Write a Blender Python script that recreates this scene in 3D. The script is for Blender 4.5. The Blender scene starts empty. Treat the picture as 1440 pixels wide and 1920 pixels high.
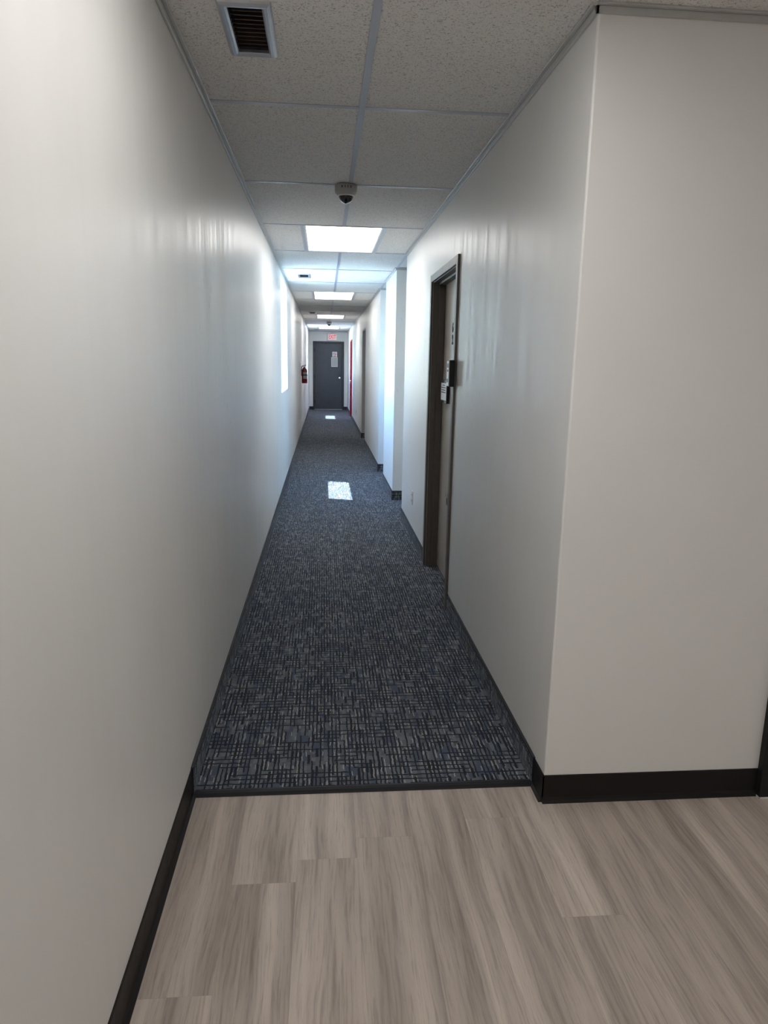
import bpy, bmesh, math, random
from mathutils import Matrix, Vector
random.seed(7)
S = bpy.context.scene
COL = S.collection

# ------------------------------------------------------------------ camera
f_px, PITCH, YAW, ROLL, HC = 1319.6, -0.2076, 0.0874, 0.0176, 1.4677
def cam_axis(v):
    x, y, z = v
    c, s = math.cos(ROLL), math.sin(ROLL); x, z = c*x - s*z, s*x + c*z
    c, s = math.cos(PITCH), math.sin(PITCH); y, z = c*y - s*z, s*y + c*z
    c, s = math.cos(YAW), math.sin(YAW); x, y = c*x + s*y, -s*x + c*y
    return Vector((x, y, z))
cd = bpy.data.cameras.new('camera'); cam = bpy.data.objects.new('camera', cd); COL.objects.link(cam)
R_, F_, U_ = cam_axis((1, 0, 0)), cam_axis((0, 1, 0)), cam_axis((0, 0, 1))
cam.matrix_world = Matrix(((R_.x, U_.x, -F_.x, 0), (R_.y, U_.y, -F_.y, 0), (R_.z, U_.z, -F_.z, HC), (0, 0, 0, 1)))
cd.sensor_fit = 'VERTICAL'; cd.sensor_height = 36.0; cd.lens = f_px*36.0/1920.0
cd.clip_start = 0.02; cd.clip_end = 400
S.camera = cam

# ------------------------------------------------------------------ sky, sun, exposure
W = bpy.data.worlds.new('sky'); S.world = W; W.use_nodes = True
wn = W.node_tree.nodes; wl = W.node_tree.links
sky = wn.new('ShaderNodeTexSky'); sky.sky_type = 'NISHITA'; sky.sun_disc = False
sky.sun_elevation = math.radians(65); sky.sun_rotation = math.radians(-70); sky.ozone_density = 4.0; sky.dust_density = 0.3
wn['Background'].inputs['Strength'].default_value = 4.0
wl.new(sky.outputs[0], wn['Background'].inputs['Color'])
SUN_DIR = Vector((1.0, -0.33, -2.25))           # the way the sunlight travels
sd = bpy.data.lights.new('sun', 'SUN'); sd.energy = 46; sd.angle = math.radians(0.55); sd.color = (0.88, 0.95, 1.0)
so = bpy.data.objects.new('sun', sd); COL.objects.link(so)
so.rotation_euler = SUN_DIR.to_track_quat('-Z', 'Y').to_euler(); so.location = (-6, 10, 12)
LAMP = 7.7                                        # ceiling lamp lens radiance
V = S.view_settings
V.view_transform = 'Standard'; V.look = 'None'; V.gamma = 1.0; V.exposure = 0.0; V.use_curve_mapping = False
S.cycles.max_bounces = 10; S.cycles.diffuse_bounces = 6; S.cycles.glossy_bounces = 4
S.cycles.transparent_max_bounces = 8; S.cycles.sample_clamp_indirect = 20.0
S.cycles.caustics_reflective = False; S.cycles.caustics_refractive = False

# ------------------------------------------------------------------ dimensions (metres)
XL, XR, H = -0.453, 0.751, 2.438
XC = 0.149
Y0, T = 2.997, 1.22
YE = 22.787            # end wall
YC = 2.115             # corner where corridor starts
YK = 2.215             # carpet edge
TOP = 2.62
LX, LY = 3.199, -4.323     # lobby limits
WIN = [(7.82, 9.10), (19.15, 20.43)]
ZS, ZH = 1.13, 2.37
WT = 0.29
def row(k): return Y0 + T*k

# ------------------------------------------------------------------ node helpers
class NT:
    def __init__(s, name):
        s.m = bpy.data.materials.new(name); s.m.use_nodes = True
        s.n = s.m.node_tree.nodes; s.l = s.m.node_tree.links
        s.b = s.n['Principled BSDF']; s.out = s.n['Material Output']
    def new(s, t, **k):
        n = s.n.new(t)
        for a, v in k.items(): setattr(n, a, v)
        return n
    def put(s, sock, v):
        if hasattr(v, 'is_linked') or hasattr(v, 'links'): s.l.new(v, sock)
        else: sock.default_value = v
    def math(s, op, a, b=None, c=None):
        n = s.new('ShaderNodeMath', operation=op)
        s.put(n.inputs[0], a)
        if b is not None: s.put(n.inputs[1], b)
        if c is not None: s.put(n.inputs[2], c)
        return n.outputs[0]
    def mix(s, f, a, b, blend='MIX'):
        n = s.new('ShaderNodeMix', data_type='RGBA', blend_type=blend)
        s.put(n.inputs[0], f); s.put(n.inputs[6], a); s.put(n.inputs[7], b)
        return n.outputs[2]
    def xyz(s, src):
        n = s.new('ShaderNodeSeparateXYZ'); s.l.new(src, n.inputs[0]); return n.outputs
    def vec(s, x, y, z=0.0):
        n = s.new('ShaderNodeCombineXYZ')
        s.put(n.inputs[0], x); s.put(n.inputs[1], y); s.put(n.inputs[2], z); return n.outputs[0]
    def pos(s): return s.new('ShaderNodeNewGeometry').outputs['Position']
    def obj(s): return s.new('ShaderNodeTexCoord').outputs['Object']
    def noise(s, v, scale, detail=2, rough=0.5, dist=0.0):
        n = s.new('ShaderNodeTexNoise'); s.l.new(v, n.inputs['Vector'])
        n.inputs['Scale'].default_value = scale; n.inputs['Detail'].default_value = detail
        n.inputs['Roughness'].default_value = rough; n.inputs['Distortion'].default_value = dist
        return n.outputs['Fac']
    def scale(s, v, x, y, z):
        n = s.new('ShaderNodeMapping'); s.l.new(v, n.inputs[0]); n.inputs['Scale'].default_value = (x, y, z); return n.outputs[0]
    def white(s, v):
        n = s.new('ShaderNodeTexWhiteNoise', noise_dimensions='3D'); s.l.new(v, n.inputs[0]); return n.outputs['Value']
    def rng(s, v, a, b, c=0.0, d=1.0):
        n = s.new('ShaderNodeMapRange'); s.put(n.inputs[0], v)
        for i, q in enumerate((a, b, c, d)): n.inputs[i+1].default_value = q
        return n.outputs[0]
    def bump(s, h, strength=0.3, dist=0.002):
        n = s.new('ShaderNodeBump'); s.l.new(h, n.inputs['Height'])
        n.inputs['Strength'].default_value = strength; n.inputs['Distance'].default_value = dist
        s.l.new(n.outputs[0], s.b.inputs['Normal'])
    def set(s, **k):
        for a, v in k.items(): s.put(s.b.inputs[a.replace('_', ' ')], v)

def plain(name, col, rough=0.5, metal=0.0, var=0.06, nscale=30, bump=0.0, coat=0.0):
    t = NT(name); p = t.obj()
    n = t.noise(p, nscale, 3)
    f = t.rng(n, 0.3, 0.7)
    lo = tuple(c*(1-var) for c in col) + (1,); hi = tuple(min(1, c*(1+var)) for c in col) + (1,)
    t.set(Base_Color=t.mix(f, lo, hi), Roughness=rough if metal > 0.3 else t.rng(n, 0.3, 0.7, max(0, rough-0.04), rough+0.04), Metallic=metal)
    if coat: t.set(Coat_Weight=coat)
    if bump: t.bump(t.noise(p, nscale*4, 2), bump, 0.001)
    return t.m

def emit(name, col, strength, base=(0.8, 0.8, 0.8, 1)):
    t = NT(name); n = t.noise(t.obj(), 60, 1)
    t.set(Base_Color=base, Emission_Color=t.mix(t.rng(n, 0.3, 0.7), tuple(c*0.98 for c in col)+(1,), col+(1,)), Emission_Strength=strength)
    return t.m

def wall_paint():
    t = NT('painted_wall'); p = t.pos(); x, y, z = t.xyz(p)
    hor = t.math('ADD', x, y)
    streak = t.noise(t.vec(t.math('MULTIPLY', hor, 22.0), t.math('MULTIPLY', z, 0.9), 0.0), 1.0, 2, 0.5)
    orange = t.noise(p, 260, 2)
    blot = t.noise(p, 1.7, 3)
    col = t.mix(t.rng(blot, 0.35, 0.65), (0.775, 0.772, 0.757, 1), (0.805, 0.802, 0.79, 1))
    # scuffs left by passing hands and furniture: thin, mostly upright dark marks between knee and head height
    sc = t.noise(t.vec(t.math('MULTIPLY', hor, 130.0), t.math('MULTIPLY', z, 18.0), 3.7), 1.0, 2, 0.5, 0.6)
    band = t.math('MULTIPLY', t.rng(z, 1.0, 1.3), t.rng(z, 2.15, 1.95))
    where = t.math('MULTIPLY', t.rng(t.noise(p, 1.1, 1), 0.46, 0.56), t.rng(y, 2.3, 3.0))
    m = t.math('MULTIPLY', t.math('MULTIPLY', t.rng(sc, 0.675, 0.71), band), where)
    col = t.mix(t.math('MULTIPLY', m, 0.55), col, (0.30, 0.29, 0.28, 1))
    t.set(Base_Color=col, Roughness=t.rng(streak, 0.3, 0.7, 0.32, 0.46), IOR=1.5)
    t.bump(orange, 0.04, 0.002)
    return t.m

def carpet(name, ax):
    t = NT(name); p = t.pos(); c = t.xyz(p)
    wob = t.noise(p, 38, 2)
    u = t.math('ADD', c[ax[0]], t.math('MULTIPLY', t.math('SUBTRACT', wob, 0.5), 0.008))
    v = t.math('ADD', c[ax[1]], t.math('MULTIPLY', t.math('SUBTRACT', wob, 0.5), 0.010))
    CW, RH = 0.0155, 0.027
    uc = t.math('DIVIDE', u, CW); ci = t.math('FLOOR', uc); cf = t.math('FRACT', uc)
    rv = t.math('DIVIDE', v, RH); ri = t.math('FLOOR', rv); rf = t.math('FRACT', rv)
    hcol = t.white(t.vec(ci, 3.0, 0.0))
    sv = t.math('ADD', t.math('DIVIDE', v, 0.062), t.math('MULTIPLY', hcol, 7.0)); si = t.math('FLOOR', sv); sf = t.math('FRACT', sv)
    h1 = t.white(t.vec(ci, si, 1.0)); h2 = t.white(t.vec(ci, si, 2.0))
    fl = t.white(t.vec(ci, t.math('FLOOR', t.math('ADD', t.math('DIVIDE', v, 0.030), t.math('MULTIPLY', hcol, 5.0))), 5.0))
    hrow = t.white(t.vec(ri, 9.0, 0.0))
    gi = t.math('FLOOR', t.math('ADD', t.math('DIVIDE', u, 0.11), t.math('MULTIPLY', hrow, 6.0)))
    h3 = t.white(t.vec(ri, gi, 4.0)); h4 = t.white(t.vec(ci, ri, 6.0))
    base = t.mix(h4, (0.096, 0.105, 0.124, 1), (0.200, 0.214, 0.243, 1))
    base = t.mix(t.math('GREATER_THAN', h2, 0.78), base, (0.088, 0.108, 0.155, 1))
    vg = t.math('MULTIPLY', t.math('LESS_THAN', cf, 0.36), t.math('GREATER_THAN', h1, 0.25))
    wide = t.math('MULTIPLY', t.math('LESS_THAN', cf, 0.62), t.math('GREATER_THAN', h1, 0.80))
    hg = t.math('MULTIPLY', t.math('LESS_THAN', rf, 0.27), t.math('GREATER_THAN', h3, 0.42))
    groove = t.math('MAXIMUM', t.math('MAXIMUM', vg, wide), hg)
    fleck = t.math('MULTIPLY', t.math('MULTIPLY', t.math('GREATER_THAN', cf, 0.62), t.math('LESS_THAN', cf, 0.80)), t.math('GREATER_THAN', fl, 0.77))
    fleck = t.math('MULTIPLY', fleck, t.math('SUBTRACT', 1.0, groove))
    warm = t.mix(t.white(t.vec(ci, si, 8.0)), (0.52, 0.53, 0.53, 1), (0.46, 0.42, 0.30, 1))
    col = t.mix(fleck, base, warm)
    col = t.mix(groove, col, (0.016, 0.019, 0.027, 1))
    fib = t.noise(p, 900, 2)
    col = t.mix(t.rng(fib, 0.3, 0.7, 0.0, 0.5), col, t.mix(0.5, col, (0.0, 0.0, 0.0, 1)))
    t.set(Base_Color=col, Roughness=0.95, Sheen_Weight=0.13, Sheen_Roughness=0.45, Sheen_Tint=(0.72, 0.84, 1.0, 1))
    t.set(Specular_IOR_Level=0.15)
    hgt = t.math('ADD', t.math('MULTIPLY', t.math('SUBTRACT', 1.0, groove), 0.8), t.math('MULTIPLY', fib, 0.35))
    t.bump(hgt, 0.7, 0.004)
    return t.m

def plank_mat():
    t = NT('grey_oak_vinyl'); o = t.obj()
    r = t.new('ShaderNodeObjectInfo').outputs['Random']
    x, y, z = t.xyz(o)
    ox = t.math('ADD', x, t.math('MULTIPLY', r, 37.0)); oy = t.math('ADD', y, t.math('MULTIPLY', r, 91.0))
    warp = t.math('MULTIPLY', t.math('SUBTRACT', t.noise(t.vec(t.math('MULTIPLY', ox, 5.0), t.math('MULTIPLY', oy, 1.6)), 1.0, 2), 0.5), 0.05)
    wx = t.math('ADD', ox, warp)
    broad = t.noise(t.vec(t.math('MULTIPLY', wx, 15.0), t.math('MULTIPLY', oy, 0.7)), 1.0, 2, 0.5)
    grain = t.noise(t.vec(t.math('MULTIPLY', wx, 130.0), t.math('MULTIPLY', oy, 5.0)), 1.0, 4, 0.65, 0.4)
    pore = t.noise(t.vec(t.math('MULTIPLY', wx, 420.0), t.math('MULTIPLY', oy, 22.0)), 1.0, 2, 0.5)
    col = t.mix(t.rng(broad, 0.32, 0.68), (0.26, 0.212, 0.184, 1), (0.62, 0.535, 0.468, 1))
    col = t.mix(t.rng(grain, 0.35, 0.70, 0.0, 0.35), col, (0.62, 0.54, 0.48, 1))
    col = t.mix(t.rng(grain, 0.50, 0.25, 0.0, 0.55), col, (0.19, 0.152, 0.132, 1))
    col = t.mix(t.rng(pore, 0.60, 0.75, 0.0, 0.30), col, (0.13, 0.105, 0.09, 1))
    col = t.mix(t.math('MULTIPLY', r, 0.18), col, (0.24, 0.20, 0.18, 1))
    t.set(Base_Color=col, Roughness=t.rng(grain, 0.3, 0.7, 0.42, 0.55))
    t.bump(grain, 0.06, 0.001)
    return t.m

def tile_mat():
    t = NT('mineral_fibre_tile'); p = t.pos()
    a = t.noise(t.scale(p, 110, 200, 110), 1.0, 2, 0.5, 0.8)
    b = t.noise(t.scale(p, 230, 120, 120), 1.0, 2, 0.5, 0.8)
    c = t.noise(p, 420, 2)
    pit = t.math('MAXIMUM', t.rng(a, 0.60, 0.66), t.rng(b, 0.61, 0.67))
    col = t.mix(t.rng(c, 0.3, 0.7), (0.74, 0.73, 0.715, 1), (0.83, 0.82, 0.805, 1))
    col = t.mix(t.math('MULTIPLY', pit, 0.58), col, (0.16, 0.15, 0.145, 1))
    t.set(Base_Color=col, Roughness=0.95); t.set(Specular_IOR_Level=0.1)
    t.bump(t.math('SUBTRACT', t.math('MULTIPLY', c, 0.3), pit), 0.4, 0.002)
    return t.m

def glass_mat():
    t = NT('window_glass')
    tr = t.new('ShaderNodeBsdfTransparent'); tr.inputs[0].default_value = (0.90, 0.96, 0.96, 1)
    gl = t.new('ShaderNodeBsdfGlossy'); gl.inputs['Roughness'].default_value = 0.02
    lw = t.new('ShaderNodeLayerWeight'); lw.inputs[0].default_value = 0.5
    fr = t.math('ADD', 0.03, t.math('MULTIPLY', t.math('POWER', lw.outputs['Facing'], 5.0), 0.6))
    mx = t.new('ShaderNodeMixShader'); t.l.new(fr, mx.inputs[0]); t.l.new(tr.outputs[0], mx.inputs[1]); t.l.new(gl.outputs[0], mx.inputs[2])
    t.l.new(mx.outputs[0], t.out.inputs[0]); t.n.remove(t.b)
    return t.m

M = dict(
    wall=wall_paint(), carpet=carpet('woven_carpet', (0, 1)), carpet_side=carpet('woven_carpet_base', (1, 2)), carpet_face=carpet('woven_carpet_base_return', (0, 2)),
    plank=plank_mat(), tile=tile_mat(), glass=glass_mat(),
    slab=plain('concrete', (0.25, 0.24, 0.23), 0.9), deck=plain('plenum_deck', (0.08, 0.08, 0.08), 0.9),
    tee=plain('tee_paint', (0.46, 0.49, 0.55), 0.34, 0.0, 0.01), angle=plain('angle_paint', (0.55, 0.555, 0.55), 0.38, 0.2, 0.03),
    rubber=plain('black_rubber', (0.010, 0.0085, 0.0085), 0.5, 0, 0.15), strip=plain('black_vinyl_strip', (0.012, 0.012, 0.015), 0.55, 0, 0.1),
    binding=plain('base_binding', (0.018, 0.020, 0.026), 0.7, 0, 0.1),
    white_frame=plain('white_paint_trim', (0.80, 0.81, 0.81), 0.4, 0, 0.02),
    taupe=plain('taupe_steel_frame', (0.115, 0.100, 0.088), 0.42, 0, 0.06), taupe_leaf=plain('taupe_door_paint', (0.42, 0.375, 0.33), 0.45, 0, 0.05),
    greige=plain('greige_frame_paint', (0.46, 0.445, 0.43), 0.5, 0, 0.04),
    slate=plain('slate_door_paint', (0.050, 0.056, 0.072), 0.45, 0, 0.1, 8), slate_frame=plain('slate_frame_paint', (0.038, 0.042, 0.055), 0.45, 0, 0.08),
    black=plain('black_plastic', (0.012, 0.012, 0.014), 0.4), black_frame=plain('black_frame_paint', (0.013, 0.013, 0.014), 0.5),
    red=plain('red_frame_paint', (0.42, 0.018, 0.045), 0.4, 0, 0.08), ext_red=plain('extinguisher_red', (0.20, 0.008, 0.016), 0.28, 0, 0.06, coat=0.4),
    chrome=plain('chrome', (0.75, 0.75, 0.76), 0.15, 1.0, 0.02), steel=plain('brushed_steel', (0.50, 0.52, 0.55), 0.30, 1.0, 0.05),
    galv=plain('vent_metal', (0.50, 0.53, 0.58), 0.33, 0.85, 0.02), dark=plain('vent_interior', (0.020, 0.018, 0.020), 0.8), rust=plain('vent_brown_duct', (0.36, 0.235, 0.155), 0.8, 0, 0.3),
    slat=plain('vent_slat', (0.075, 0.072, 0.078), 0.5, 0.0),
    white=plain('white_plastic', (0.72, 0.72, 0.70), 0.4, 0, 0.03), grey=plain('grey_plastic', (0.42, 0.42, 0.41), 0.45, 0, 0.03),
    dome=plain('smoked_dome', (0.006, 0.005, 0.008), 0.06, 0, 0.05, coat=0.6),
    paper=plain('paper_white', (0.80, 0.80, 0.79), 0.7, 0, 0.02), panel=plain('notice_grey', (0.42, 0.43, 0.44), 0.5, 0, 0.04), ink=plain('ink_black', (0.02, 0.02, 0.024), 0.85), signred=plain('sign_red', (0.60, 0.03, 0.04), 0.5),
    lamp=emit('lamp_lens', (1.0, 0.975, 0.94), LAMP), exit_face=emit('exit_face', (1.0, 0.72, 0.72), 0.32, (0.75, 0.72, 0.72, 1)), exit_red=emit('exit_letters', (1.0, 0.02, 0.05), 0.50, (0.35, 0.02, 0.03, 1)),
    ground=plain('outdoor_paving', (0.34, 0.33, 0.31), 0.9, 0, 0.1, 1.5),
)

for q in ('rubber', 'strip', 'black', 'black_frame', 'ink', 'taupe_leaf'): M[q].node_tree.nodes['Principled BSDF'].inputs['Specular IOR Level'].default_value = 0.28

# ------------------------------------------------------------------ mesh helpers
def bx(bm, x0, x1, y0, y1, z0, z1):
    v = [bm.verts.new((x, y, z)) for x in (x0, x1) for y in (y0, y1) for z in (z0, z1)]
    for q in ((0, 1, 3, 2), (4, 6, 7, 5), (0, 4, 5, 1), (2, 3, 7, 6), (0, 2, 6, 4), (1, 5, 7, 3)):
        bm.faces.new([v[i] for i in q])
    return v
def lathe(bm, prof, seg=28, c=(0, 0, 0)):
    rings = []
    for r, z in prof:
        if r < 1e-6: rings.append([bm.verts.new((c[0], c[1], c[2]+z))])
        else: rings.append([bm.verts.new((c[0]+r*math.cos(2*math.pi*i/seg), c[1]+r*math.sin(2*math.pi*i/seg), c[2]+z)) for i in range(seg)])
    for a, b in zip(rings, rings[1:]):
        for i in range(seg):
            j = (i+1) % seg
            if len(a) == 1: bm.faces.new((a[0], b[i], b[j]))
            elif len(b) == 1: bm.faces.new((a[i], b[0], a[j]))
            else: bm.faces.new((a[i], b[i], b[j], a[j]))
def prism(bm, poly, axis, a, b):
    def P(p, t): return {'x': (t, p[0], p[1]), 'y': (p[0], t, p[1]), 'z': (p[0], p[1], t)}[axis]
    A = [bm.verts.new(P(p, a)) for p in poly]; B = [bm.verts.new(P(p, b)) for p in poly]
    n = len(poly)
    bm.faces.new(A); bm.faces.new(B[::-1])
    for i in range(n): bm.faces.new((A[i], B[i], B[(i+1) % n], A[(i+1) % n]))
def tube(bm, pts, r, seg=10):
    pts = [Vector(p) for p in pts]; rings = []
    for i, p in enumerate(pts):
        d = (pts[min(i+1, len(pts)-1)] - pts[max(i-1, 0)]).normalized()
        a = d.orthogonal().normalized() if i == 0 else (prev - d*prev.dot(d)).normalized()
        prev = a; b = d.cross(a)
        rings.append([bm.verts.new(p + a*r*math.cos(2*math.pi*k/seg) + b*r*math.sin(2*math.pi*k/seg)) for k in range(seg)])
    for A, B in zip(rings, rings[1:]):
        for i in range(seg): bm.faces.new((A[i], A[(i+1) % seg], B[(i+1) % seg], B[i]))
    bm.faces.new(rings[0]); bm.faces.new(rings[-1][::-1])
def link(name, me, mat, parent=None):
    o = bpy.data.objects.new(name, me); COL.objects.link(o)
    if mat is not None and not me.materials: me.materials.append(mat)
    if parent is not None: o.parent = parent
    return o
def mesh(name, bm, mat, parent=None, smooth=False, bevel=0.0, seg=2):
    bmesh.ops.recalc_face_normals(bm, faces=bm.faces)
    me = bpy.data.meshes.new(name); bm.to_mesh(me); bm.free()
    if smooth:
        me.polygons.foreach_set('use_smooth', [True]*len(me.polygons))
        try: me.set_sharp_from_angle(angle=math.radians(40))
        except Exception: pass
    o = link(name, me, mat, parent)
    if bevel:
        m = o.modifiers.new('bevel', 'BEVEL'); m.width = bevel; m.segments = seg; m.limit_method = 'ANGLE'
    return o
def boxes(name, bl, mat, parent=None, bevel=0.0, seg=2):
    bm = bmesh.new()
    for b in bl: bx(bm, *b)
    return mesh(name, bm, mat, parent, False, bevel, seg)
def empty(name, loc=(0, 0, 0), rz=0.0):
    o = bpy.data.objects.new(name, None); COL.objects.link(o); o.location = loc; o.rotation_euler = (0, 0, rz); o.empty_display_size = 0.1
    return o
def tag(o, label=None, cat=None, group=None, kind=None):
    if label: o['label'] = label
    if cat: o['category'] = cat
    if group: o['group'] = group
    if kind: o['kind'] = kind
    return o
def st(o, label, cat): return tag(o, label, cat, kind='structure')
def copy_tree(o, parent=None):
    c = o.copy(); COL.objects.link(c); c.parent = parent
    for ch in list(o.children): copy_tree(ch, c)
    return c
def text(name, s, size, mat, parent, loc, rot, depth=0.001, sx=1.0, bold=0.0):
    cu = bpy.data.curves.new('t', 'FONT'); cu.body = s; cu.size = size; cu.extrude = depth; cu.align_x = 'CENTER'; cu.align_y = 'CENTER'; cu.offset = bold
    to = bpy.data.objects.new('t', cu); COL.objects.link(to)
    dg = bpy.context.evaluated_depsgraph_get(); me = bpy.data.meshes.new_from_object(to.evaluated_get(dg))
    bpy.data.objects.remove(to); bpy.data.curves.remove(cu)
    me.materials.clear()
    o = link(name, me, mat, parent); o.location = loc; o.rotation_euler = rot; o.scale = (sx, 1, 1)
    return o

# ------------------------------------------------------------------ walls
b = []
y = LY - 0.15
for a, c in WIN:
    b.append((XL-WT, XL, y, a, -0.1, TOP)); b.append((XL-WT, XL, a, c, -0.1, ZS)); b.append((XL-WT, XL, a, c, ZH, TOP)); y = c
b.append((XL-WT, XL, y, YE+0.2, -0.1, TOP))
wall_left = st(boxes('wall_left', b, M['wall']), 'long off-white painted wall on the left with two deep windows', 'wall')

D1 = (4.08, 5.0, 2.02); D2 = (12.95, 14.08, 2.10); D3 = (18.98, 19.90, 2.03)
A1 = (6.64, 7.57); A2 = (8.80, 9.66); XA = 1.75
x0, x1 = XR, XR+0.24
FX = 1.570
b = [(x0, x1, D1[0], D1[1], D1[2], TOP), (x0+0.17, x1, D1[0], D1[1], -0.1, D1[2]), (x0, x1, D1[1], A1[0], -0.1, TOP),
     (x1, XA, A1[0]-0.14, A1[0], -0.1, TOP), (XA, XA+0.1, A1[0]-0.14, A1[1]+0.1, -0.1, TOP)]
bm = bmesh.new()
ch = 0.006
prism(bm, [(x0+ch, YC), (FX, YC), (FX, YC+0.2), (x1, YC+0.2), (x1, D1[0]), (x0, D1[0]), (x0, YC+ch), (x0+ch*0.29, YC+ch*0.29)], 'z', -0.1, TOP)
for q in b: bx(bm, *q)
wall_right = st(mesh('wall_right', bm, M['wall']), 'near off-white wall on the right with the taupe door', 'wall')
b = [(x0, XA, A1[1], A2[0], -0.1, TOP)]
wall_pier = st(boxes('wall_pier', b, M['wall']), 'off-white pier on the right between two recesses, opposite the window', 'wall')
b = [(XA, XA+0.1, A2[0]-0.1, A2[1]+0.1, -0.1, TOP), (x1, XA, A2[1], A2[1]+0.14, -0.1, TOP),
     (x0, x1, A2[1], D2[0], -0.1, TOP), (x0, x1, D2[0], D2[1], D2[2], TOP), (x0+0.19, x1, D2[0], D2[1], -0.1, D2[2]), (x0, x1, D2[1], D3[0], -0.1, TOP),
     (x0, x1, D3[0], D3[1], D3[2], TOP), (x0+0.12, x1, D3[0], D3[1], -0.1, D3[2]), (x0, x1, D3[1], YE+0.2, -0.1, TOP)]
wall_far = st(boxes('wall_right_far', b, M['wall']), 'far off-white wall on the right beyond the pier', 'wall')
DX0, DX1, DZ = -0.285, 0.595, 2.075
b = [(XL, DX0, YE, YE+0.2, -0.1, TOP), (DX1, XR, YE, YE+0.2, -0.1, TOP), (DX0, DX1, YE, YE+0.2, DZ, TOP), (DX0, DX1, YE+0.15, YE+0.2, -0.1, DZ)]
wall_end = st(boxes('wall_end', b, M['wall']), 'short off-white wall closing the far end of the corridor', 'wall')
b = [(FX, FX+0.92, YC, YC+0.2, 2.05, TOP), (FX, FX+0.92, YC+0.15, YC+0.2, -0.1, 2.05), (FX+0.92, LX+0.15, YC, YC+0.2, -0.1, TOP)]
wall_front = st(boxes('wall_front', b, M['wall']), 'off-white lobby wall facing the camera on the right', 'wall')
wall_lobby = st(boxes('wall_lobby', [(LX, LX+0.15, LY-0.15, YC+0.2, -0.1, TOP)], M['wall']), 'off-white lobby wall out of view to the right', 'wall')
wall_back = st(boxes('wall_back', [(XL, LX, LY-0.15, LY, -0.1, TOP)], M['wall']), 'off-white lobby wall behind the camera', 'wall')

# ------------------------------------------------------------------ floor: slab, carpet, planks, strip
floor = st(boxes('floor', [(XL-0.02, LX+0.02, LY, YK+0.02, -0.1, -0.005), (XL-0.02, XA+0.02, YK+0.02, YE+0.16, -0.1, -0.005)], M['slab']), 'corridor and lobby floor of dark woven carpet and grey-brown planks', 'floor')
tag(boxes('carpet', [(XL, XR+0.20, YK+0.012, YE+0.14, -0.005, 0.003), (XR+0.2, XA, A1[0], A1[1], -0.005, 0.003), (XR+0.2, XA, A2[0], A2[1], -0.005, 0.003)], M['carpet'], floor),
    'dark blue-grey woven carpet with cream flecks', kind='stuff')
PW, PL = 0.182, 1.22
def plank_mesh(w, l):
    bm = bmesh.new(); g = 0.0001
    bx(bm, -w/2+g, w/2-g, -l/2+g, l/2-g, -0.005, 0.0)
    bmesh.ops.recalc_face_normals(bm, faces=bm.faces)
    top = [e for e in bm.edges if all(v.co.z > -0.001 for v in e.verts)]
    bmesh.ops.bevel(bm, geom=top, offset=0.0002, segments=1, affect='EDGES')
    me = bpy.data.meshes.new('plank'); bm.to_mesh(me); bm.free(); me.materials.append(M['plank']); return me
cache = {}
joint = {0: 1.42, 1: 1.78, 2: 1.872, 3: 1.962, 4: 1.25, 5: 2.036, 6: 1.60, 7: 0.98}
xe = -0.263 - PW
ci = 0
while xe < LX:
    a, c = max(xe, XL), min(xe+PW, LX)
    if c - a > 0.004:
        j = joint.get(ci, random.uniform(0.9, 2.1))
        ys = [YK]
        while j > LY: ys.append(j); j -= PL
        ys.append(LY)
        for q in range(len(ys)-1):
            hi, lo = ys[q], ys[q+1]
            if hi - lo < 0.01: continue
            k = (round(c-a, 4), round(hi-lo, 4))
            if k not in cache: cache[k] = plank_mesh(*k)
            o = link('plank', cache[k], None, floor); o.location = ((a+c)/2, (lo+hi)/2, 0)
    xe += PW; ci += 1
bm = bmesh.new()
prism(bm, [(YK-0.012, 0.0), (YK-0.008, 0.005), (YK, 0.008), (YK+0.014, 0.009), (YK+0.026, 0.006), (YK+0.03, 0.002), (YK+0.03, -0.004), (YK-0.012, -0.004)], 'x', XL, XR)
mesh('transition_strip', bm, M['strip'], floor)

# ------------------------------------------------------------------ baseboards
BH = 0.10
def base_profile(sgn, w, toe=True, t=0.004):      # profile (offset from the wall, z)
    pts = [(0, 0.0), (0, BH), (t*0.7, BH), (t, BH-0.004), (t, 0.018), (t+0.003, 0.008), (t+0.011, 0.002), (t+0.012, 0.0)] if toe else [(0, 0.0), (0, BH), (t, BH), (t, 0.0)]
    return [(w+sgn*p, z) for p, z in pts]
bl = st(empty('baseboard_left', (XL, 0, 0)), 'baseboard along the left wall, black rubber then carpet', 'baseboard')
def part_prism(name, poly, ax, a, c, mat, root):
    bm = bmesh.new(); prism(bm, poly, ax, a, c); o = mesh(name, bm, mat, root)
    o.matrix_parent_inverse = Matrix.Translation(root.location).inverted(); return o
part_prism('rubber_base', base_profile(1, XL), 'y', LY, YK+0.004, M['rubber'], bl)
def carpet_base(root, side, w, a, c):
    part_prism('carpet_base', base_profile(side, w, False, 0.008), 'y', a, c, M['carpet_side'], root)
    part_prism('binding', [(w, BH), (w, BH+0.006), (w+side*0.010, BH+0.006), (w+side*0.010, BH-0.003), (w+side*0.008, BH-0.003), (w+side*0.008, BH)], 'y', a, c, M['binding'], root)
def carpet_return(root, w, a, c, sgn=-1):          # base on a face that looks along y
    part_prism('carpet_base', base_profile(sgn, w, False, 0.008), 'x', a, c, M['carpet_face'], root)
    part_prism('binding', [(w, BH), (w, BH+0.006), (w+sgn*0.010, BH+0.006), (w+sgn*0.010, BH-0.003), (w+sgn*0.008, BH-0.003), (w+sgn*0.008, BH)], 'x', a, c, M['binding'], root)
carpet_base(bl, 1, XL, YK+0.004, YE)
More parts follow.
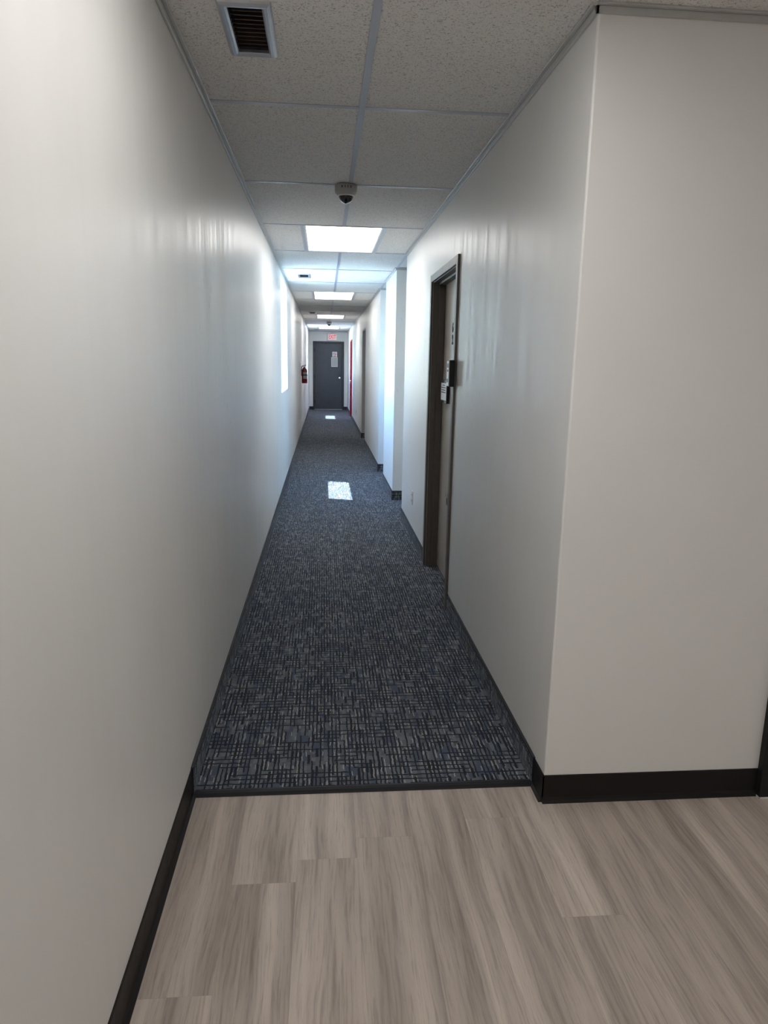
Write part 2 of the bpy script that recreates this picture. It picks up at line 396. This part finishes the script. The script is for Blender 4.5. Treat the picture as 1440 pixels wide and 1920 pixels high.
br = st(empty('baseboard_right', (XR, YC, 0)), 'black carpet and rubber baseboard of the near right wall', 'baseboard')
part_prism('rubber_base', base_profile(-1, XR), 'y', YC-0.004, YK+0.004, M['rubber'], br)
carpet_base(br, -1, XR, YK+0.004, D1[0]-0.052); carpet_base(br, -1, XR, D1[1]+0.052, A1[0])
bf = st(empty('baseboard_front', (XR, YC, 0)), 'black rubber baseboard under the lobby wall facing the camera', 'baseboard')
part_prism('rubber_base', base_profile(-1, YC), 'x', XR-0.004, FX-0.0495, M['rubber'], bf)
part_prism('rubber_base', base_profile(-1, YC), 'x', FX+0.975, LX, M['rubber'], bf)
bp = st(empty('baseboard_pier', (XR, A1[1], 0)), 'dark carpet baseboard wrapped around the pier', 'baseboard')
carpet_base(bp, -1, XR, A1[1]-0.008, A2[0]); carpet_return(bp, A1[1], XR-0.008, XA)
bq = st(empty('baseboard_right_far', (XR, A2[1], 0)), 'dark carpet baseboard of the far right wall', 'baseboard')
carpet_return(bq, A2[1], XR-0.008, XA); carpet_base(bq, -1, XR, A2[1]-0.008, D2[0]); carpet_return(bq, D2[1], XR-0.008, XR+0.19)
carpet_base(bq, -1, XR, D2[1]-0.008, D3[0]-0.045); carpet_base(bq, -1, XR, D3[1]+0.045, YE)
be = st(empty('baseboard_end', (XL, YE, 0)), 'dark baseboard beside the door at the corridor end', 'baseboard')
part_prism('rubber_base', base_profile(-1, YE), 'x', XL, DX0-0.05, M['binding'], be); part_prism('rubber_base', base_profile(-1, YE), 'x', DX1+0.05, XR, M['binding'], be)
part_prism('rubber_base', base_profile(1, LX*0+LY), 'x', XL, LX, M['rubber'], st(empty('baseboard_back', (XL, LY, 0)), 'black rubber baseboard of the wall behind the camera', 'baseboard'))
part_prism('rubber_base', base_profile(-1, LX), 'y', LY, YC, M['rubber'], st(empty('baseboard_lobby', (LX, LY, 0)), 'black rubber baseboard of the lobby side wall', 'baseboard'))

# ------------------------------------------------------------------ ceiling: deck, tiles, grid
ceiling = st(boxes('ceiling', [(XL-WT, LX+0.15, LY-0.15, YE+0.2, TOP, TOP+0.1)], M['deck']), 'suspended ceiling of speckled white tiles in a metal grid', 'ceiling')
LIGHT_ROWS = [-5, -2, 2, 6, 10, 14]  # negative rows hold unseen lamps added to brighten the foreground
ADDED_LOBBY_LAMPS = [(-4, 2)]  # unseen lamp added to lift the lobby light level
VENT_ROWS = [-1, 4, 9, 15]
VX0, VX1 = -0.285, -0.157
VL = 0.33
tcache = {}
def tile(x0, x1, y0, y1, hole=None):
    k = (round(x1-x0, 4), round(y1-y0, 4), hole)
    if k not in tcache:
        w, l = (x1-x0)/2, (y1-y0)/2
        bm = bmesh.new()
        if hole is None: bx(bm, -w, w, -l, l, 0.0, 0.016)
        else:
            a, b2, c, d = hole
            bx(bm, -w, a, -l, l, 0, 0.016); bx(bm, b2, w, -l, l, 0, 0.016); bx(bm, a, b2, -l, c, 0, 0.016); bx(bm, a, b2, d, l, 0, 0.016)
        bmesh.ops.recalc_face_normals(bm, faces=bm.faces)
        me = bpy.data.meshes.new('ceiling_tile'); bm.to_mesh(me); bm.free(); me.materials.append(M['tile']); tcache[k] = me
    o = link('ceiling_tile', tcache[k], None, ceiling); o.location = ((x0+x1)/2, (y0+y1)/2, H+0.002)
def bar(name, x0, x1, y0, y1, z0=None, z1=None, mat='tee'):
    boxes(name, [(x0, x1, y0, y1, H-0.002 if z0 is None else z0, H+0.002 if z1 is None else z1)], M[mat], ceiling)
TW = 0.012
kmin, kmax = -6, 16
for k in range(kmin, kmax+1):
    y0, y1 = max(row(k), LY), min(row(k+1), YE)
    if k in LIGHT_ROWS:
        tile(XL, XC-0.305, y0, y1); tile(XC+0.305, XR+0.008, y0, y1)
        bar('edge_tee', XC-0.305-TW, XC-0.305+TW, y0+TW, y1-TW); bar('edge_tee', XC+0.305-TW, XC+0.305+TW, y0+TW, y1-TW)
    else:
        hole = None
        if k in VENT_ROWS:
            cx, cy = (XL+XC)/2, (y0+y1)/2
            vy = row(k)+0.61
            hole = (round(VX0-cx, 4), round(VX1-cx, 4), round(vy-VL/2-cy, 4), round(vy+VL/2-cy, 4))
        tile(XL, XC, y0, y1, hole); tile(XC, XR+0.008, y0, y1)
        bar('main_tee', XC-TW, XC+TW, y0+TW if k > kmin else y0, y1-TW if k < kmax else y1)
    if k > kmin: bar('cross_tee', XL, XR, row(k)-TW, row(k)+TW, H-0.0016)
    for q in range(4):                              # lobby, to the right of the corridor line
        xa = 0.759 + 0.61*q; xb = min(xa+0.61, LX)
        if y0 >= YC: continue
        if (k, q) in ADDED_LOBBY_LAMPS:
            continue
        tile(xa, xb, y0, min(y1, YC))
    if y0 < YC:
        for q in range(4): bar('main_tee', 0.759+0.61*q-TW, 0.759+0.61*q+TW, y0+TW, min(y1, YC)-TW)
        if k > kmin: bar('cross_tee', 0.759+TW, LX, row(k)-TW, row(k)+TW, H-0.0016)
for a, c in (A1, A2):
    tile(XR+0.008, 1.37, a, c); tile(1.37, XA, a, c); bar('edge_tee', XR-0.006, XR+0.018, a, c); bar('main_tee', 1.358, 1.382, a, c)
def wall_angle(x0, x1, y0, y1, side):
    d = 0.022
    if side == 'L': fl = (x0, x0+d, y0, y1); lo = (x0, x0+0.009, y0, y1)
    if side == 'R': fl = (x0-d, x0, y0, y1); lo = (x0-0.009, x0, y0, y1)
    if side == 'N': fl = (x0, x1, y0-d, y0); lo = (x0, x1, y0-0.009, y0)
    if side == 'S': fl = (x0, x1, y0, y0+d); lo = (x0, x1, y0, y0+0.009)
    boxes('wall_angle', [fl + (H-0.004, H+0.002), lo + (H-0.022, H-0.004)], M['angle'], ceiling, 0.001, 1)
wall_angle(XL, XL, LY, YE, 'L')
for a, c in ((YC-0.009, A1[0]), (A1[1], A2[0]), (A2[1], YE)): wall_angle(XR, XR, a, c, 'R')
wall_angle(XR-0.009, LX, YC, YC, 'N'); wall_angle(XL, XR, YE, YE, 'N'); wall_angle(XL, LX, LY, LY, 'S'); wall_angle(LX, LX, LY, YC, 'R')
wall_angle(XR, XA, A1[1], A1[1], 'N'); wall_angle(XR, XA, A2[1], A2[1], 'N')

# ------------------------------------------------------------------ windows
for i, (a, c) in enumerate(WIN):
    w = st(empty('window_%d' % (i+1), (XL-WT, (a+c)/2, ZS)), ['nearer deep-set daylit window high in the left wall', 'farther deep-set daylit window near the corridor end'][i], 'window')
    inv = Matrix.Translation(w.location).inverted()
    xf0, xf1, t = XL-WT+0.03, XL-WT+0.09, 0.045
    for o in (boxes('window_frame', [(xf0, xf1, a, c, ZS, ZS+t), (xf0, xf1, a, c, ZH-t, ZH), (xf0, xf1, a, a+t, ZS+t, ZH-t), (xf0, xf1, c-t, c, ZS+t, ZH-t)], M['white_frame'], w, 0.003),
              boxes('pane', [(xf0+0.02, xf0+0.026, a+t-0.006, c-t+0.006, ZS+t-0.006, ZH-t+0.006)], M['glass'], w),
              boxes('window_sill', [(xf1, XL+0.004, a+0.001, c-0.001, ZS, ZS+0.014)], M['white_frame'], w, 0.003)):
        o.matrix_parent_inverse = inv
st(boxes('ground', [(-60, XL-WT-0.02, -40, 60, -0.5, -0.3)], M['ground']), 'pale paved ground outside the windows', 'ground')

# ------------------------------------------------------------------ doors
def under(root, *obs):
    inv = Matrix.Translation(root.location).inverted()
    for o in obs: o.matrix_parent_inverse = inv
    return obs[0]
# taupe door, near right
d1 = st(empty('door_1', (XR+0.04, 4.54, 0)), 'taupe steel door recessed in its dark frame on the near right wall', 'door')
fx0, fx1 = XR-0.014, XR+0.165
under(d1, boxes('door_frame', [(fx0, XR+0.001, D1[0]-0.05, D1[0], 0, D1[2]+0.047), (fx0, XR+0.001, D1[1], D1[1]+0.05, 0, D1[2]+0.047), (fx0, XR+0.001, D1[0], D1[1], D1[2], D1[2]+0.047),
      (XR+0.001, fx1, D1[0]-0.001, D1[0]+0.004, 0, D1[2]), (XR+0.001, fx1, D1[1]-0.004, D1[1]+0.001, 0, D1[2]), (XR+0.001, fx1, D1[0], D1[1], D1[2]-0.004, D1[2]+0.001)], M['taupe'], d1, 0.0025))
under(d1, boxes('door_stop', [(XR+0.040, XR+0.084, D1[0]+0.004, D1[0]+0.018, 0, D1[2]-0.004), (XR+0.040, XR+0.084, D1[1]-0.018, D1[1]-0.004, 0, D1[2]-0.004), (XR+0.040, XR+0.084, D1[0]+0.018, D1[1]-0.018, D1[2]-0.018, D1[2]-0.004)], M['taupe'], d1, 0.0015))
leaf = boxes('door_leaf', [(XR+0.086, XR+0.13, D1[0]+0.006, D1[1]-0.006, 0.010, D1[2]-0.006)], M['taupe_leaf'], d1, 0.002); under(d1, leaf)
bm = bmesh.new(); bx(bm, XR+0.081, XR+0.087, 4.605, 4.655, 0.535, 0.585); bx(bm, XR+0.072, XR+0.087, 4.615, 4.640, 0.595, 0.618)
under(d1, mesh('latch', bm, M['chrome'], d1, bevel=0.002))
bm = bmesh.new(); bx(bm, XR+0.082, XR+0.087, 4.13, 4.18, 0.93, 1.09); tube(bm, [(XR+0.087, 4.155, 1.02), (XR+0.035, 4.155, 1.02), (XR+0.030, 4.165, 1.02), (XR+0.030, 4.27, 1.02)], 0.009)
under(d1, mesh('lever_handle', bm, M['chrome'], d1, True))
# unit number on that door
num = tag(empty('door_number', (XR+0.0855, 4.660, 1.66)), 'two black adhesive numerals one above the other on the taupe door', 'number')
text('numeral', '6', 0.080, M['ink'], num, (0, 0, 0.042), (math.pi/2, 0, -math.pi/2), 0.0012, 1.0, 0.004)
text('numeral', '2', 0.080, M['ink'], num, (0, 0, -0.034), (math.pi/2, 0, -math.pi/2), 0.0012, 1.0, 0.004)
# framed notice on the door
nt = tag(empty('door_notice', (XR+0.086, 4.81, 1.29)), 'small black framed notice with printed lines on the taupe door', 'notice')
boxes('notice_frame', [(-0.022, 0.0, -0.115, 0.115, -0.078, 0.078)], M['black'], nt, 0.002)
sh = boxes('printed_sheet', [(-0.0232, -0.0218, -0.10, 0.10, -0.058, 0.056)], M['paper'], nt)
bm = bmesh.new()
for q in range(4):
    z = 0.042 - q*0.016; L = [0.05, 0.085, 0.075, 0.085, 0.06, 0.08][q]
    bx(bm, -0.0236, -0.0231, -L, L, z-0.0025, z+0.0025)
pl = mesh('print_line', bm, M['ink'], sh)
# far slate door
d2 = st(empty('door_2', (0.155, YE, 0)), 'dark slate-blue steel door at the far end under the exit sign', 'door')
under(d2, boxes('door_frame', [(DX0-0.05, DX0, YE-0.014, YE+0.14, 0, DZ+0.05), (DX1, DX1+0.05, YE-0.014, YE+0.14, 0, DZ+0.05), (DX0, DX1, YE-0.014, YE+0.14, DZ, DZ+0.05)], M['slate_frame'], d2, 0.003))
under(d2, boxes('door_leaf', [(DX0+0.004, DX1-0.004, YE+0.012, YE+0.056, 0.014, DZ-0.004)], M['slate'], d2, 0.002))
under(d2, boxes('threshold', [(DX0, DX1, YE-0.03, YE+0.06, 0.0, 0.011)], M['steel'], d2, 0.003))
bm = bmesh.new(); lathe(bm, [(0, 0), (0.034, 0), (0.034, 0.006), (0.013, 0.010), (0.012, 0.028), (0.024, 0.036), (0.031, 0.050), (0.028, 0.062), (0.015, 0.069), (0, 0.070)])
k = mesh('door_knob', bm, M['chrome'], d2, True); k.location = (0.511-0.155, 0.012, 0.997); k.rotation_euler = (math.pi/2, 0, 0)
bm = bmesh.new()
for z in (0.25, 1.05, 1.85): lathe(bm, [(0, -0.05), (0.008, -0.05), (0.008, 0.05), (0, 0.05)], 10, (DX0+0.004, YE+0.006, z))
under(d2, mesh('hinge', bm, M['slate_frame'], d2, True))
# opening with a recessed taupe door, far right
d3 = st(empty('door_3', (XR+0.1, sum(D2[:2])/2, 0)), 'recessed taupe doorway in the far right wall', 'door')
under(d3, boxes('door_leaf', [(XR+0.14, XR+0.185, D2[0]+0.03, D2[1]-0.03, 0.01, D2[2]-0.03)], M['taupe_leaf'], d3, 0.002))
under(d3, boxes('door_frame', [(XR+0.004, XR+0.188, D2[0]-0.001, D2[0]+0.03, 0.0, D2[2]), (XR+0.004, XR+0.188, D2[1]-0.03, D2[1]+0.001, 0.107, D2[2]), (XR+0.004, XR+0.188, D2[0]+0.03, D2[1]-0.03, D2[2]-0.03, D2[2]+0.001)], M['greige'], d3, 0.002))
bm = bmesh.new(); lathe(bm, [(0, 0), (0.03, 0), (0.012, 0.01), (0.012, 0.03), (0.028, 0.045), (0.02, 0.062), (0, 0.065)], 18)
k = mesh('door_knob', bm, M['chrome'], d3, True); k.rotation_euler = (0, -math.pi/2, 0); k.location = (0.04, -0.36, 1.0)
# red door
d4 = st(empty('door_4', (XR, sum(D3[:2])/2, 0)), 'red-framed door on the right wall close to the corridor end', 'door')
under(d4, boxes('door_frame', [(XR-0.022, XR+0.11, D3[0]-0.045, D3[0], 0, D3[2]+0.045), (XR-0.022, XR+0.11, D3[1], D3[1]+0.045, 0, D3[2]+0.045), (XR-0.022, XR+0.11, D3[0], D3[1], D3[2], D3[2]+0.045)], M['red'], d4, 0.003))
under(d4, boxes('door_leaf', [(XR+0.012, XR+0.056, D3[0]+0.004, D3[1]-0.004, 0.012, D3[2]-0.004)], M['red'], d4, 0.002))
bm = bmesh.new(); lathe(bm, [(0, 0), (0.032, 0), (0.012, 0.01), (0.012, 0.03), (0.028, 0.045), (0.02, 0.062), (0, 0.065)], 18)
k = mesh('door_knob', bm, M['chrome'], d4, True); k.rotation_euler = (0, -math.pi/2, 0); k.location = (0.012, -0.38, 1.0)
# black framed door, right edge
d5 = st(empty('door_5', (FX+0.46, YC, 0)), 'black door frame at the right edge of the lobby wall', 'door')
under(d5, boxes('door_frame', [(FX-0.05, FX, YC-0.028, YC+0.14, 0.002, 2.10), (FX+0.92, FX+0.97, YC-0.028, YC+0.14, 0.002, 2.10), (FX, FX+0.92, YC-0.028, YC+0.14, 2.05, 2.10)], M['black_frame'], d5, 0.003))
under(d5, boxes('door_leaf', [(FX+0.004, FX+0.916, YC+0.03, YC+0.075, 0.012, 2.046)], M['black_frame'], d5, 0.002))
under(d5, boxes('caulk_line', [(FX-0.053, FX+0.002, YC-0.031, YC-0.027, 0.0005, 0.004), (FX-0.053, FX-0.0495, YC-0.031, YC-0.012, 0.0005, 0.004)], M['white'], d5))
bm = bmesh.new(); lathe(bm, [(0, 0), (0.032, 0), (0.012, 0.01), (0.012, 0.03), (0.028, 0.045), (0.02, 0.062), (0, 0.065)], 18)
k = mesh('door_knob', bm, M['chrome'], d5, True); k.rotation_euler = (math.pi/2, 0, 0); k.location = (0.36, 0.03, 1.0)

# ------------------------------------------------------------------ ceiling lights
def troffer():
    r = empty('ceiling_light')
    w, l = 0.293, 0.598
    fr = 0.016
    boxes('housing', [(-w, w, -l, l, 0.075, 0.085), (-w, -w+fr, -l, l, 0.001, 0.075), (w-fr, w, -l, l, 0.001, 0.075), (-w+fr, w-fr, -l, -l+fr, 0.001, 0.075), (-w+fr, w-fr, l-fr, l, 0.001, 0.075)], M['white_frame'], r, 0.001, 1)
    boxes('lens', [(-w+fr, w-fr, -l+fr, l-fr, 0.006, 0.012)], M['lamp'], r)
    return r
tr = troffer()
spots = [(XC, -2), (XC, 2), (XC, 6), (XC, 10), (XC, -5), (XC, 14)] + [(0.759+0.61*q+0.305, k) for k, q in ADDED_LOBBY_LAMPS]  # lamps on negative rows are added, none of them in view
labs = ['recessed ceiling light overhead where corridor meets lobby, out of view', 'largest lit ceiling panel, nearest one beyond the dome camera', 'middle lit ceiling panel, second down the corridor', 'smallest lit ceiling panel, third down the corridor', 'recessed ceiling light behind the camera, second on the corridor line', 'farthest lit ceiling panel, just before the exit sign'] + ['recessed ceiling light over the lobby to the right, out of view']
for i, (x, k) in enumerate(spots):
    o = tr if i == 0 else copy_tree(tr)
    o.location = (x, row(k)+0.61, H)
    tag(o, labs[i], 'ceiling light', 'recessed ceiling lights')

# ------------------------------------------------------------------ vents
def vent():
    r = empty('ceiling_vent')
    hw, hl, rim = (VX1-VX0)/2, VL/2, 0.014
    iw, il = hw-0.016, hl-0.016
    def ring(bm, prof):                             # prof: (offset outward from the inner opening, z)
        loops = []
        for off, z in prof: loops.append([bm.verts.new((sx*(iw+off), sy*(il+off), z)) for sx, sy in ((-1, -1), (1, -1), (1, 1), (-1, 1))])
        for A, B in zip(loops, loops[1:]):
            for i in range(4): bm.faces.new((A[i], A[(i+1) % 4], B[(i+1) % 4], B[i]))
    bm = bmesh.new(); ring(bm, [(0.0, 0.012), (0.0, -0.006), (0.006, -0.011), (0.016, -0.012), (0.024, -0.006), (0.030, 0.001)])
    mesh('rim', bm, M['galv'], r, bevel=0.001)
    boxes('duct', [(-hw+0.012, hw-0.012, -hl+0.01, hl-0.01, 0.10, 0.105), (-hw+0.010, -hw+0.013, -hl+0.01, hl-0.01, 0.004, 0.10), (hw-0.013, hw-0.010, -hl+0.01, hl-0.01, 0.004, 0.10), (-hw+0.01, hw-0.01, -hl+0.007, -hl+0.01, 0.004, 0.10)], M['dark'], r)
    boxes('back_duct', [(-hw+0.013, hw-0.013, hl-0.016, hl-0.010, 0.004, 0.10), (-hw+0.013, hw-0.013, 0.0, hl-0.016, 0.055, 0.099)], M['rust'], r)
    bm = bmesh.new(); c = 0.003
    v = [(-iw, -c, 0.002), (iw, -c, 0.002), (iw, c+0.004, 0.014), (-iw, c+0.004, 0.014), (-iw, -c, 0.0035), (iw, -c, 0.0035), (iw, c+0.004, 0.0155), (-iw, c+0.004, 0.0155)]
    vs = [bm.verts.new(q) for q in v]
    for q in ((0, 1, 2, 3), (7, 6, 5, 4), (0, 4, 5, 1), (1, 5, 6, 2), (2, 6, 7, 3), (3, 7, 4, 0)): bm.faces.new([vs[i] for i in q])
    bmesh.ops.recalc_face_normals(bm, faces=bm.faces)
    me = bpy.data.meshes.new('louver'); bm.to_mesh(me); bm.free(); me.materials.append(M['slat'])
    n = 11
    for q in range(n):
        o = link('louver', me, None, r); o.location = (0, -il + (q+0.5)*2*il/n, 0)
    return r
ve = vent()
labs = ['nearest metal ceiling vent at the top of the picture', 'ceiling vent between the first two lit panels, in the bright patch', 'dark ceiling vent just before the third lit panel', 'farthest ceiling vent, close to the exit sign']
for i, k in enumerate(VENT_ROWS):
    o = ve if i == 0 else copy_tree(ve)
    o.location = ((VX0+VX1)/2, row(k)+0.61, H+0.002); tag(o, labs[i], 'vent', 'ceiling vents')

# ------------------------------------------------------------------ dome cameras
def dome_cam():
    r = empty('security_camera')
    bm = bmesh.new(); lathe(bm, [(0, 0), (0.060, 0), (0.062, -0.004), (0.062, -0.034), (0.058, -0.043), (0.046, -0.054), (0.043, -0.054), (0.043, -0.044), (0, -0.044)], 40)
    mesh('camera_body', bm, M['grey'], r, True)
    bm = bmesh.new(); lathe(bm, [(0.0462, -0.0520), (0.0462, -0.058), (0.0425, -0.060), (0.041, -0.052)], 40)
    mesh('trim_ring', bm, M['white'], r, True)
    bm = bmesh.new(); lathe(bm, [(0.041, -0.052)] + [(0.041*math.cos(a*math.pi/20), -0.056-0.039*math.sin(a*math.pi/20)) for a in range(0, 10)] + [(0, -0.095)], 40)
    mesh('dome', bm, M['dome'], r, True)
    bm = bmesh.new()
    for a, w in ((-112, 0.006), (-96, 0.004), (-82, 0.004), (-66, 0.005)):
        t = math.radians(a); c = Vector((0.0622*math.cos(t), 0.0622*math.sin(t), -0.018)); s = Vector((-math.sin(t), math.cos(t), 0))
        n = Vector((math.cos(t), math.sin(t), 0))
        vs = []
        for d in (-0.002, 0.0004):
            for u, z in ((-w, -0.006), (w, -0.006), (w, 0.006), (-w, 0.006)): vs.append(bm.verts.new(c + n*d + s*u*0.6 + Vector((0, 0, z))))
        for q in ((0, 1, 2, 3), (7, 6, 5, 4), (0, 4, 5, 1), (1, 5, 6, 2), (2, 6, 7, 3), (3, 7, 4, 0)): bm.faces.new([vs[i] for i in q])
    mesh('body_marking', bm, M['slat'], r)
    return r
dc = dome_cam(); dc.location = (0.125, 4.215, H-0.002); tag(dc, 'grey dome security camera with dark bubble on the near ceiling', 'camera', 'dome security cameras')
o = copy_tree(dc); o.location = (0.132, 17.6, H-0.002); tag(o, 'tiny far dome security camera beyond the third lit panel', 'camera', 'dome security cameras')

# ------------------------------------------------------------------ exit sign, door signs
ex = tag(empty('exit_sign', (0.272, YE, 2.259)), 'lit white EXIT sign with red letters above the slate door', 'exit sign')
boxes('sign_housing', [(-0.145, 0.145, -0.06, 0.0, -0.098, 0.098)], M['white'], ex, 0.005)
boxes('sign_face', [(-0.133, 0.133, -0.062, -0.0595, -0.086, 0.086)], M['exit_face'], ex, 0.001)
text('letters', 'EXIT', 0.175, M['exit_red'], ex, (0, -0.063, 0.0), (math.pi/2, 0, 0), 0.0015, 0.64, 0.003)
boxes('ceiling_mount', [(-0.05, 0.05, -0.045, -0.015, 0.098, 0.155)], M['white'], ex, 0.003)
ns = tag(empty('no_smoking_sign', (0.349, YE+0.011, 1.73)), 'small square white no-smoking sign high on the slate door', 'sign')
boxes('sign_plate', [(-0.076, 0.076, -0.004, 0, -0.081, 0.081)], M['paper'], ns, 0.001)
bm = bmesh.new()
N = 32; ri, ro = 0.042, 0.053
for yy in (0,):
    A = [bm.verts.new((ro*math.cos(2*math.pi*i/N), -0.0046, ro*math.sin(2*math.pi*i/N)+0.008)) for i in range(N)]
    B = [bm.verts.new((ri*math.cos(2*math.pi*i/N), -0.0046, ri*math.sin(2*math.pi*i/N)+0.008)) for i in range(N)]
    A2_ = [bm.verts.new((v.co.x, -0.0038, v.co.z)) for v in A]; B2_ = [bm.verts.new((v.co.x, -0.0038, v.co.z)) for v in B]
    for i in range(N):
        j = (i+1) % N
        bm.faces.new((A[i], A[j], B[j], B[i])); bm.faces.new((A[i], A2_[i], A2_[j], A[j])); bm.faces.new((B[i], B[j], B2_[j], B2_[i]))
mesh('ring', bm, M['signred'], ns)
bm = bmesh.new(); bx(bm, -0.048, 0.048, -0.0052, -0.0038, -0.005, 0.005)
o = mesh('slash', bm, M['signred'], ns); o.location = (0, 0, 0.008); o.rotation_euler = (0, math.radians(45), 0)
boxes('cigarette', [(-0.032, 0.022, -0.0045, -0.0038, 0.0, 0.010), (0.025, 0.034, -0.0045, -0.0038, 0.0, 0.010), (0.026, 0.030, -0.0045, -0.0038, 0.014, 0.028)], M['ink'], ns)
boxes('caption_bar', [(-0.045, 0.045, -0.0045, -0.0038, -0.072, -0.060)], M['ink'], ns)
npn = tag(empty('notice_panel', (0.341, YE+0.011, 1.491)), 'grey notice panel with pale border under the no-smoking sign', 'notice')
boxes('border', [(-0.101, 0.101, -0.006, 0, -0.147, 0.147)], M['paper'], npn, 0.001)
boxes('panel_face', [(-0.089, 0.089, -0.0075, -0.0055, -0.135, 0.135)], M['panel'], npn)

# ------------------------------------------------------------------ card reader, outlets
rd = tag(empty('card_reader', (XR-0.014, 4.04, 1.42)), 'black card reader with shiny pale face on the taupe frame', 'card reader')
boxes('reader_body', [(-0.030, 0.0, -0.040, 0.030, -0.074, 0.074)], M['black'], rd, 0.003)
boxes('reader_face', [(-0.0345, -0.0295, -0.036, 0.026, -0.070, 0.070)], M['white'], rd, 0.002)
for q in ((-0.030, 0.018, 0.032, 0.056), (-0.022, 0.012, 0.010, 0.022), (-0.022, 0.012, -0.050, -0.030)): boxes('keypad_icon', [(-0.0354, -0.0343) + q], M['black'], rd, 0.001)
def outlet(loc, label):
    r = tag(empty('wall_outlet', loc), label, 'outlet', 'wall outlets')
    boxes('cover_plate', [(-0.006, 0, -0.035, 0.035, -0.057, 0.057)], M['white'], r, 0.002)
    for z in (-0.024, 0.024):
        s = boxes('socket', [(-0.0085, -0.005, -0.017, 0.017, z-0.015, z+0.015)], M['white'], r, 0.002)
        boxes('slot', [(-0.0092, -0.0080, -0.008, -0.005, z-0.004, z+0.007), (-0.0092, -0.0080, 0.005, 0.008, z-0.004, z+0.007), (-0.0092, -0.0080, -0.002, 0.002, z-0.011, z-0.007)], M['ink'], s)
    return r
outlet((XR, 5.825, 0.362), 'white wall outlet low beside the taupe door')
outlet((XR, 16.3, 0.36), 'tiny far wall outlet low between the recessed doorway and the red frame')

# ------------------------------------------------------------------ fire extinguisher
fe = tag(empty('fire_extinguisher', (XL+0.078, 14.2, 1.065)), 'red fire extinguisher hung on the left wall past the window', 'fire extinguisher')
bm = bmesh.new(); lathe(bm, [(0, 0.004), (0.050, 0.0), (0.055, 0.006), (0.055, 0.245), (0.052, 0.262), (0.042, 0.280), (0.028, 0.294), (0.018, 0.300), (0.018, 0.306), (0, 0.306)], 32)
cyl = mesh('cylinder', bm, M['ext_red'], fe, True)
bm = bmesh.new()                                     # curved label on the side that faces the corridor
for ang0, ang1, z0, z1 in ((-115, -5, 0.085, 0.215),):
    n = 12; vs = []
    for i in range(n+1):
        a = math.radians(ang0 + (ang1-ang0)*i/n); vs.append([bm.verts.new((0.0556*math.cos(a), 0.0556*math.sin(a), z)) for z in (z0, z1)])
    for i in range(n): bm.faces.new((vs[i][0], vs[i+1][0], vs[i+1][1], vs[i][1]))
lb = mesh('paper_label', bm, M['panel'], cyl, True)
bm = bmesh.new(); n = 12; vs = []
for i in range(n+1):
    a = math.radians(-115+110*i/n); vs.append([bm.verts.new((0.0560*math.cos(a), 0.0560*math.sin(a), z)) for z in (0.150, 0.168)])
for i in range(n): bm.faces.new((vs[i][0], vs[i+1][0], vs[i+1][1], vs[i][1]))
mesh('label_stripe', bm, M['ink'], cyl, True)
bm = bmesh.new(); lathe(bm, [(0, 0.304), (0.016, 0.304), (0.016, 0.322), (0.020, 0.325), (0.020, 0.338), (0, 0.338)], 20); mesh('valve', bm, M['black'], fe, True)
bm = bmesh.new(); prism(bm, [(-0.012, 0.336), (0.058, 0.352), (0.060, 0.346), (-0.010, 0.328)], 'y', -0.010, 0.010); mesh('carry_handle', bm, M['black'], fe, bevel=0.002)
bm = bmesh.new(); prism(bm, [(-0.015, 0.346), (0.050, 0.374), (0.053, 0.369), (-0.012, 0.338)], 'y', -0.009, 0.009); mesh('squeeze_lever', bm, M['black'], fe, bevel=0.002)
bm = bmesh.new(); tube(bm, [(-0.012, -0.008, 0.33), (-0.035, -0.022, 0.335), (-0.052, -0.032, 0.31), (-0.058, -0.036, 0.26), (-0.0575, -0.036, 0.14)], 0.007); mesh('hose', bm, M['black'], fe, True)
bm = bmesh.new(); lathe(bm, [(0, 0), (0.013, 0), (0.013, 0.012), (0, 0.012)], 18); g = mesh('gauge', bm, M['steel'], fe, True); g.location = (0.0, -0.017, 0.328); g.rotation_euler = (math.pi/2, 0, 0)
bm = bmesh.new(); bx(bm, -0.078, -0.072, -0.016, 0.016, 0.24, 0.385); bx(bm, -0.073, -0.018, -0.006, 0.006, 0.318, 0.324); mesh('wall_bracket', bm, M['steel'], fe, bevel=0.001)
